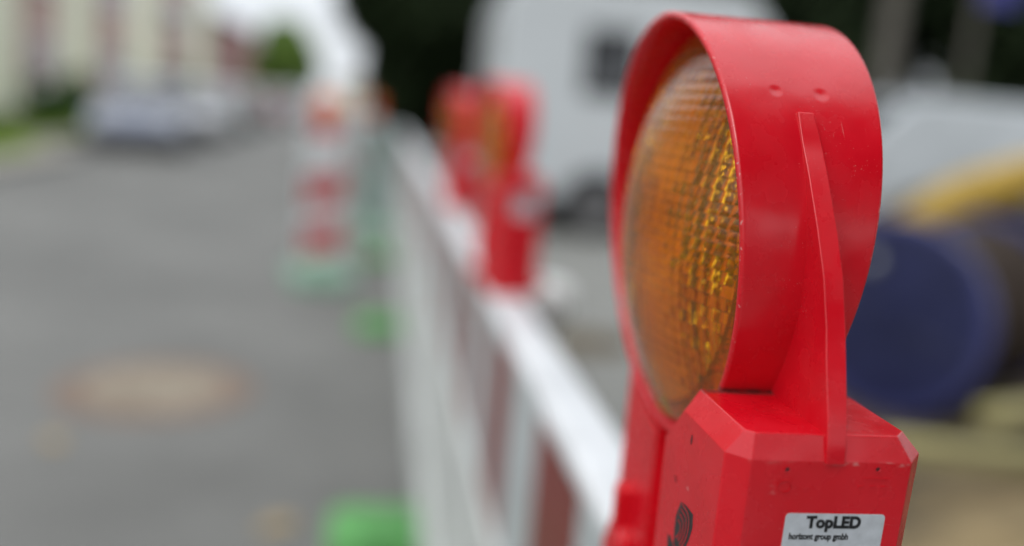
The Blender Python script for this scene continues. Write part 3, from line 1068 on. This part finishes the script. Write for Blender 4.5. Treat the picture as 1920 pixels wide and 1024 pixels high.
def bush(x, y, rx, ry, h, mt, seed, label, n=4000, ls=0.08, group=None):
    t = thing('bush', label, 'bush', (x, y, 0), 0, group)
    bm = bmesh.new()
    for k in range(5):
        a = k * 1.3
        tube(bm, [(0, 0, 0), (math.cos(a) * rx * 0.3, math.sin(a) * ry * 0.3, h * 0.4), (math.cos(a) * rx * 0.55, math.sin(a) * ry * 0.55, h * 0.75)], [0.03, 0.02, 0.008], 6)
    link('stems', bm, M['bark'], t)
    bm = bmesh.new()
    crown(bm, (0, 0, h * 0.52), rx, ry, h * 0.5, n, ls, seed, 18)
    link('foliage', bm, mt, t)


bush(-8.1, 23.5, 0.8, 1.1, 1.35, M['leaf_mid'], 21, 'dark green bush beside the silver car in front of the cream house')
bush(-8.6, 27.5, 0.6, 0.9, 1.6, M['leaf_mid'], 22, 'taller bush against the cream house behind the first bush')
bush(-9.2, 19.0, 0.5, 1.6, 0.55, M['leaf_light'], 23, 'low light green bush at the left edge on the verge')
HG = 'hedge bushes below the dark trees'
for i, (x, y, w) in enumerate(((0.9, 24, 1.5), (3.6, 19, 1.8), (7.4, 14.8, 1.9), (10.8, 14.6, 2.0), (14.4, 14.6, 2.0))):
    bush(x, y, w, 1.3, 2.6 if i else 1.7, M['leaf_dark'], 40 + i, ('low dark bush at the left end of the hedge by the road', 'dark hedge bush left of the caravan', 'dark hedge bush between caravan and van', 'dark hedge bush behind the white van', 'dark hedge bush at the far right')[i], 6000, 0.12, HG)

for i, x in enumerate((1.5, 4.3)):  # unseen bushes, added to keep the pale horizon out of the hood's reflection
    bush(x, -6.4, 1.5, 1.0, 2.4, M['leaf_dark'], 60 + i, ('unseen dark bush added straight behind the viewer to darken hood reflections', 'unseen dark bush added behind the viewer beside the work area to darken hood reflections')[i], 4000, 0.14, 'unseen bushes added to darken hood reflections')

# ------------------------------------------------------------------ houses
def window(parent, x, y0, y1, z0, z1, mt='pane'):
    w = boxo('window', M['frame'], parent, x, x + 0.05, y0, y1, z0, z1)
    ym = (y0 + y1) / 2
    bm = bmesh.new()
    box(bm, x + 0.0505, x + 0.056, y0 + 0.08, ym - 0.03, z0 + 0.08, z1 - 0.08)
    box(bm, x + 0.0505, x + 0.056, ym + 0.03, y1 - 0.08, z0 + 0.08, z1 - 0.08)
    link('pane', bm, M[mt], w)
    boxo('sill', M['frame'], w, x + 0.051, x + 0.14, y0 - 0.05, y1 + 0.05, z0 - 0.06, z0 - 0.002)


h1 = thing('apartment_house', 'long cream house with pinkish brick window bays at the left', 'house', (0, 0, 0))
HX = -10.5
boxo('wall', M['cream'], h1, HX - 9, HX, 8, 57.0, 0.0, 7.4)
boxo('plinth', M['kerb'], h1, HX + 0.002, HX + 0.05, 8, 57.0, 0.0, 0.35)
for y0, y1 in ((10.5, 13.5), (15.5, 18.5), (21.5, 25.0), (28.4, 31.6), (35.2, 39.6), (44.6, 51.6)):
    boxo('brick_bay', M['brick'], h1, HX + 0.003, HX + 0.12, y0, y1, 0.36, 7.3)
    for z0, z1 in ((1.0, 2.5), (4.0, 5.5)):
        window(h1, HX + 0.121, y0 + 0.7, y1 - 0.7, z0, z1)
bm = bmesh.new()
prism(bm, [(HX + 0.5, 7.4), (HX - 4.5, 10.6), (HX - 9.5, 7.4)], 'y', 7.5, 57.4)
link('roof', bm, M['roof'], h1)
h2 = thing('brown_house', 'smaller red-brown brick house beyond the cream house', 'house', (0, 0, 0))
boxo('wall', M['brick_dark'], h2, HX - 9, HX - 0.2, 58.6, 66.0, 0.0, 5.3)
boxo('side_wing', M['brick_dark'], h2, HX - 9, HX - 0.1, 66.01, 78, 0.0, 5.6)
for y0 in (59.8, 63.2):
    window(h2, HX - 0.2, y0, y0 + 1.2, 1.2, 2.6)
bm = bmesh.new()
prism(bm, [(HX + 0.2, 5.8), (HX - 4.5, 7.4), (HX - 9.2, 5.8)], 'y', 58.3, 78.4)
link('roof', bm, M['roof'], h2)
h3 = thing('gable_house', 'low distant house closing the end of the street', 'house', (0, 0, 0))
boxo('wall', M['cream'], h3, -6, 5, 130, 140, 0, 3.2)
bm = bmesh.new()
prism(bm, [(-6.5, 3.2), (5.5, 3.2), (5.0, 4.0), (-6.0, 4.0)], 'y', 129.6, 140.4)
link('roof', bm, M['roof'], h3)
for x0 in (-4.5, -1.2, 2.2):
    w = boxo('window', M['frame'], h3, x0, x0 + 1.3, 129.95, 129.999, 1.0, 2.4)
    boxo('pane', M['pane'], w, x0 + 0.1, x0 + 1.2, 129.93, 129.949, 1.1, 2.3)

# ------------------------------------------------------------------ vehicles
def loft_body(bm, prof, hw, mi=0):
    """prof: closed side outline (y,z); hw(z): half width."""
    L_ = [bm.verts.new((-hw(z), y, z)) for y, z in prof]
    R_ = [bm.verts.new((hw(z), y, z)) for y, z in prof]
    fs = [bm.faces.new(L_[::-1]), bm.faces.new(R_)]
    n = len(prof)
    for i in range(n):
        fs.append(bm.faces.new((L_[i], L_[(i + 1) % n], R_[(i + 1) % n], R_[i])))
    bmesh.ops.triangulate(bm, faces=fs[:2])
    bmesh.ops.recalc_face_normals(bm, faces=bm.faces)


def wheels(t, ys, hwid, r, m='alloy'):
    for y in ys:
        for s in (-1, 1):
            bm = bmesh.new()
            x0, x1 = sorted((s * (hwid - 0.2), s * (hwid + 0.01)))
            revolve(bm, [(x0, r * 0.9), (x0 + 0.03, r), (x1 - 0.03, r), (x1, r * 0.9)], 'x', 28, (0, y, r))
            w = link('wheel', bm, M['rubber'], t, smooth=True, autos=40)
            bm = bmesh.new()
            xo = s * (hwid + 0.012)
            revolve(bm, [(min(xo, xo + s * 0.015), r * 0.62), (max(xo, xo + s * 0.015), r * 0.58)], 'x', 20, (0, y, r))
            link('rim', bm, M[m], w)


def make_car(loc, rz, paint, label):
    t = thing('parked_car', label, 'car', loc, rz, 'cars parked along the left kerb')
    W = 0.86
    def hw(z): return W if z < 0.92 else W - (z - 0.92) * 0.42
    body = [(-2.02, 0.32), (-2.08, 0.55), (-2.05, 0.86), (-1.95, 0.94), (0.95, 0.92), (1.75, 0.78), (2.05, 0.62), (2.08, 0.34), (1.9, 0.2), (-1.9, 0.2)]
    bm = bmesh.new()
    loft_body(bm, body, hw)
    link('body', bm, M[paint], t, bevel=0.03)
    bm = bmesh.new()
    loft_body(bm, [(-1.93, 0.945), (-1.72, 1.36), (-1.25, 1.46), (-0.15, 1.45), (0.35, 1.30), (1.0, 0.925)], lambda z: hw(z) - 0.02)
    cab = link('cabin', bm, M['glass_dark'], t, bevel=0.02)
    bm = bmesh.new()
    loft_body(bm, [(-1.74, 1.375), (-1.25, 1.475), (-0.15, 1.465), (0.22, 1.385), (-0.15, 1.43), (-1.25, 1.44)], lambda z: hw(z) - 0.005)
    for y in (-0.85, 0.0):
        for s in (-1, 1):
            vs = []
            for yy in (y - 0.04, y + 0.04):
                for z in (0.93, 1.44):
                    for d in (0.0, -0.03):
                        vs.append(bm.verts.new((s * (hw(z) - 0.008 + d), yy, z)))
            for f in ((0, 2, 6, 4), (1, 5, 7, 3), (0, 4, 5, 1), (2, 3, 7, 6), (0, 1, 3, 2), (4, 6, 7, 5)):
                bm.faces.new([vs[i] for i in f])
    bmesh.ops.recalc_face_normals(bm, faces=bm.faces)
    link('roof', bm, M[paint], t)
    for s in (-1, 1):
        boxo('taillight', M['lamp_r'], t, s * 0.72 - 0.11, s * 0.72 + 0.11, -2.10, -2.03, 0.66, 0.86, bevel=0.01)
        boxo('headlight', M['lamp_w'], t, s * 0.66 - 0.16, s * 0.66 + 0.16, 1.92, 2.07, 0.56, 0.68, bevel=0.01)
        boxo('mirror', M[paint], t, s * 0.95 - 0.08, s * 0.95 + 0.08, 0.55, 0.67, 0.93, 1.05, bevel=0.02)
    boxo('bumper', M['trim'], t, -0.82, 0.82, -2.13, -2.05, 0.28, 0.48, bevel=0.02)
    boxo('bumper', M['trim'], t, -0.82, 0.82, 2.05, 2.13, 0.26, 0.42, bevel=0.02)
    boxo('number_plate', M['frame'], t, -0.26, 0.26, -2.112, -2.085, 0.56, 0.66)
    wheels(t, (-1.28, 1.28), 0.84, 0.31)
    return t


make_car((-4.95, 20.2, 0), R(188), 'silver', 'silver-blue car parked at the left kerb, nearest in the row')
make_car((-5.0, 25.6, 0), R(183), 'grey_paint', 'light grey car parked just behind the silver-blue one')
make_car((-5.0, 31.5, 0), R(2), 'teal_paint', 'grey-green car third in the parked row')
make_car((-4.9, 38.5, 0), R(1), 'red_paint', 'dull red car farther down the parked row')
make_car((-4.8, 46.0, 0), R(0), 'grey_paint', 'pale car last in the parked row before the green tree')

# white caravan behind the barrier
t = thing('caravan', 'big white caravan with one dark side window and black wheel behind the lamps', 'caravan', (2.78, 11.4, 0), R(90))
# local: +Y is its length direction (turned to run across the view)
prof = [(-1.30, 0.42), (-1.45, 0.9), (-1.52, 1.6), (-1.50, 2.55), (-1.36, 2.92), (1.4, 2.96), (1.72, 2.6), (1.80, 1.7), (1.72, 1.0), (1.5, 0.42)]
bm = bmesh.new()
loft_body(bm, [(-y, z) for y, z in prof][::-1], lambda z: 1.05)
link('body', bm, M['van'], t, bevel=0.09, seg=3)
boxo('chassis', M['trim'], t, -0.95, 0.95, -1.45, 1.45, 0.22, 0.415)
for yc, ww in ((0.20, 0.33), (-1.0, 0.33)):
    w = boxo('window', M['trim'], t, -1.075, -1.052, yc - ww, yc + ww, 1.66, 2.42, bevel=0.01)
    boxo('pane', M['glass_dark'], w, -1.092, -1.0755, yc - ww + 0.05, yc + ww - 0.05, 1.71, 2.37)
d = boxo('door', M['van'], t, 1.051, 1.07, -0.9, -0.3, 0.55, 2.3, bevel=0.01)
boxo('handle', M['trim'], d, 1.071, 1.09, -0.42, -0.36, 1.3, 1.42)
wheels(t, (0.22,), 1.03, 0.36)
bm = bmesh.new()
pts = [(0.22 + 0.45 * math.cos(R(a)), 0.36 + 0.45 * math.sin(R(a))) for a in range(8, 173, 12)]
prism(bm, pts, 'x', -1.058, -1.051)
link('wheel_arch', bm, M['trim'], t)
bm = bmesh.new()
tube(bm, [(-0.5, 1.5, 0.35), (0, 2.7, 0.42)], 0.035)
tube(bm, [(0.5, 1.5, 0.35), (0, 2.7, 0.42)], 0.035)
link('drawbar', bm, M['steel'], t)
for s in (-1, 1):
    boxo('taillight', M['lamp_r'], t, s * 0.85 - 0.07, s * 0.85 + 0.07, -1.70, -1.60, 0.62, 0.85)

# white van at the right
t = thing('white_van', 'white van behind the earth bank at the right edge', 'van', (7.6, 11.0, 0), R(90))
bm = bmesh.new()
loft_body(bm, [(-2.3, 0.4), (-2.35, 1.8), (-2.2, 1.98), (1.0, 2.0), (1.35, 1.92), (1.95, 1.38), (2.5, 1.12), (2.62, 0.9), (2.62, 0.4)], lambda z: 0.97 if z < 1.2 else 0.97 - (z - 1.2) * 0.12)
link('body', bm, M['van_grey'], t, bevel=0.06, seg=3)
boxo('bumper', M['trim'], t, -0.95, 0.95, 2.60, 2.70, 0.3, 0.6, bevel=0.02)
boxo('sill', M['trim'], t, -0.96, 0.96, -2.2, 2.4, 0.25, 0.399)
for s in (-1, 1):
    boxo('headlight', M['lamp_w'], t, s * 0.75 - 0.14, s * 0.75 + 0.14, 2.56, 2.65, 0.85, 1.03)
    boxo('taillight', M['lamp_r'], t, s * 0.88 - 0.06, s * 0.88 + 0.06, -2.38, -2.3, 0.9, 1.4)
bm = bmesh.new()
vs = [(-0.72, 1.42, 1.86), (0.72, 1.42, 1.86), (0.85, 1.955, 1.40), (-0.85, 1.955, 1.40)]
a = [bm.verts.new((x, y + 0.015, z + 0.02)) for x, y, z in vs]
b = [bm.verts.new((x, y - 0.03, z - 0.02)) for x, y, z in vs]
bm.faces.new(a); bm.faces.new(b[::-1])
for i in range(4): bm.faces.new((a[i], b[i], b[(i + 1) % 4], a[(i + 1) % 4]))
bmesh.ops.recalc_face_normals(bm, faces=bm.faces)
link('windscreen', bm, M['glass_dark'], t)
wheels(t, (-1.5, 1.7), 0.95, 0.34)

# ------------------------------------------------------------------ blue cable drum
t = thing('cable_drum', 'blue plastic cable drum standing on the earth right of the foreground lamp', 'cable drum', (2.66, 4.22, 0.0), R(32))
DR = 0.522
for x0, x1, s in ((0.0, 0.055, -1), (1.02, 1.075, 1)):
    bm = bmesh.new()
    revolve(bm, [(x0 + 0.012, DR - 0.051), (x1 - 0.012, DR - 0.051)], 'x', 64, (0, 0, DR))
    fl = link('flange', bm, M['blue'], t)
    bm = bmesh.new()
    revolve(bm, [(x0, DR - 0.012), (x0 + 0.012, DR), (x1 - 0.012, DR), (x1, DR - 0.012), (x1, DR - 0.05), (x0, DR - 0.05)], 'x', 72, (0, 0, DR), closed=True)
    link('rim', bm, M['blue_rim'], fl, smooth=True, autos=35)
    xf = x0 + 0.0125 if s < 0 else x1 - 0.0125
    bm = bmesh.new()
    a, b = sorted((xf, xf + s * 0.02))
    revolve(bm, [(a, 0.10), (b, 0.10), (b, 0.045), (a, 0.045)], 'x', 32, (0, 0, DR), closed=True)
    for k in range(6):
        c_, s_ = math.cos(k * math.pi / 3 + 0.3), math.sin(k * math.pi / 3 + 0.3)
        tube(bm, [(xf + s * 0.004, c_ * 0.11, DR + s_ * 0.11), (xf + s * 0.004, c_ * 0.46, DR + s_ * 0.46)], 0.010, 8)
    link('hub', bm, M['blue'], fl)
bm = bmesh.new()
revolve(bm, [(-0.012, 0.02), (-0.006, 0.036), (0.0115, 0.040)], 'x', 20, (0, 0.135, DR + 0.27))
link('bolt', bm, M['steel'], t, smooth=True, autos=40)
bm = bmesh.new()
pr = []
for k in range(32):
    x = 0.056 + k * 0.030
    pr += [(x, 0.455), (x + 0.007, 0.468), (x + 0.015, 0.472), (x + 0.023, 0.468)]
pr.append((1.019, 0.455))
revolve(bm, pr, 'x', 64, (0, 0, DR))
link('cable_winding', bm, M['cable'], t, smooth=True, autos=60)

# dark wooden crate behind the drum, under the pipe
t = thing('wooden_crate', 'dark brown slatted wooden crate standing at the right edge behind the blue drum', 'crate', (4.25, 5.35, 0.0), R(-14))
for x, y in ((-0.44, -0.36), (0.40, -0.36), (-0.44, 0.32), (0.40, 0.32)):
    boxo('corner_post', M['dark_wood'], t, x, x + 0.05, y, y + 0.05, 0.0, 1.03)
for side_ in ((-0.415, 0.415, -0.385, -0.3605), (-0.415, 0.415, 0.3705, 0.395)):
    bm = bmesh.new()
    for k in range(7):
        box(bm, side_[0], side_[1], side_[2], side_[3], 0.04 + k * 0.142, 0.04 + k * 0.142 + 0.128)
    link('slatted_side', bm, M['dark_wood'], t)
for xs in ((-0.465, -0.4405), (0.4505, 0.475)):
    bm = bmesh.new()
    for k in range(7):
        box(bm, xs[0], xs[1], -0.35, 0.36, 0.04 + k * 0.142, 0.04 + k * 0.142 + 0.128)
    link('slatted_side', bm, M['dark_wood'], t)
boxo('lid', M['dark_wood'], t, -0.47, 0.48, -0.39, 0.40, 1.031, 1.055)

# yellow corrugated pipe arching up behind the drum
def arc_pts(P, n=60):
    P = [Vector(p) for p in P]
    out = []
    for i in range(len(P) - 1):
        p0, p1, p2, p3 = P[max(i - 1, 0)], P[i], P[i + 1], P[min(i + 2, len(P) - 1)]
        for k in range(n // (len(P) - 1)):
            u = k / (n // (len(P) - 1))
            out.append(0.5 * ((2 * p1) + (p2 - p0) * u + (2 * p0 - 5 * p1 + 4 * p2 - p3) * u * u + (3 * p1 - p0 - 3 * p2 + p3) * u ** 3))
    out.append(P[-1])
    return out


bm = bmesh.new()
ap = arc_pts([(3.22, 5.35, 0.16), (3.24, 5.25, 0.62), (3.42, 5.1, 1.00), (3.74, 5.05, 1.18), (4.15, 5.0, 1.30), (4.75, 5.05, 1.25), (5.3, 5.2, 0.80), (5.45, 5.3, 0.12)], 210)
tube(bm, ap, [0.150 if i % 3 else 0.136 for i in range(len(ap))], 20)
tag(link('drainage_pipe', bm, M['yellow'], smooth=True, autos=70), 'yellow corrugated pipe arching behind the blue drum', 'pipe')

# timber beams lying on the sand
def beam(loc, rz, L_, label, w=0.12, h=0.07):
    o = tag(boxo('timber_beam', M['wood'], None, -L_ / 2, L_ / 2, -w / 2, w / 2, 0, h, bevel=0.004), label, 'timber', 'timber beams beside the drum')
    o.location = loc
    o.rotation_euler = (0, 0, rz)


beam((3.45, 3.78, 0.16), R(18), 1.3, 'upper pale timber beam on the sand below the drum', 0.14, 0.09)
beam((2.75, 3.02, 0.185), R(-12), 1.4, 'nearer timber beam lying on the sand in the lower right corner')

# blue road sign on a tall grey pole among the trees
t = thing('road_sign', 'grey pole with a small blue sign among the dark trees at the top right', 'road sign', (8.55, 12.6, 0))
bm = bmesh.new()
revolve(bm, [(0.0, 0.06), (4.4, 0.06)], 'z', 20)
link('pole', bm, M['bark'], t, smooth=True, autos=40)
bm = bmesh.new()
box(bm, 0.0, 0.6, -0.085, -0.065, 3.50, 4.25)
link('panel', bm, M['bluesign'], t, bevel=0.02)
t = thing('street_lamp', 'grey lamp post just right of the foreground lamp hood against dark trees', 'street lamp', (6.85, 11.9, 0))
bm = bmesh.new()
revolve(bm, [(0.0, 0.16), (1.2, 0.15), (4.6, 0.13), (6.5, 0.09)], 'z', 20)
link('pole', bm, M['bark'], t, smooth=True, autos=40)
bm = bmesh.new()
tube(bm, [(0, 0, 6.4), (-0.2, -0.3, 6.7), (-0.5, -0.9, 6.8)], 0.05, 10)
link('arm', bm, M['steel'], t, smooth=True)
bm = bmesh.new()
prism(bm, [(-0.62, -1.5), (-0.38, -1.5), (-0.36, -0.9), (-0.64, -0.9)], 'z', 6.74, 6.88)
link('lamp_head', bm, M['trim'], t, bevel=0.03)
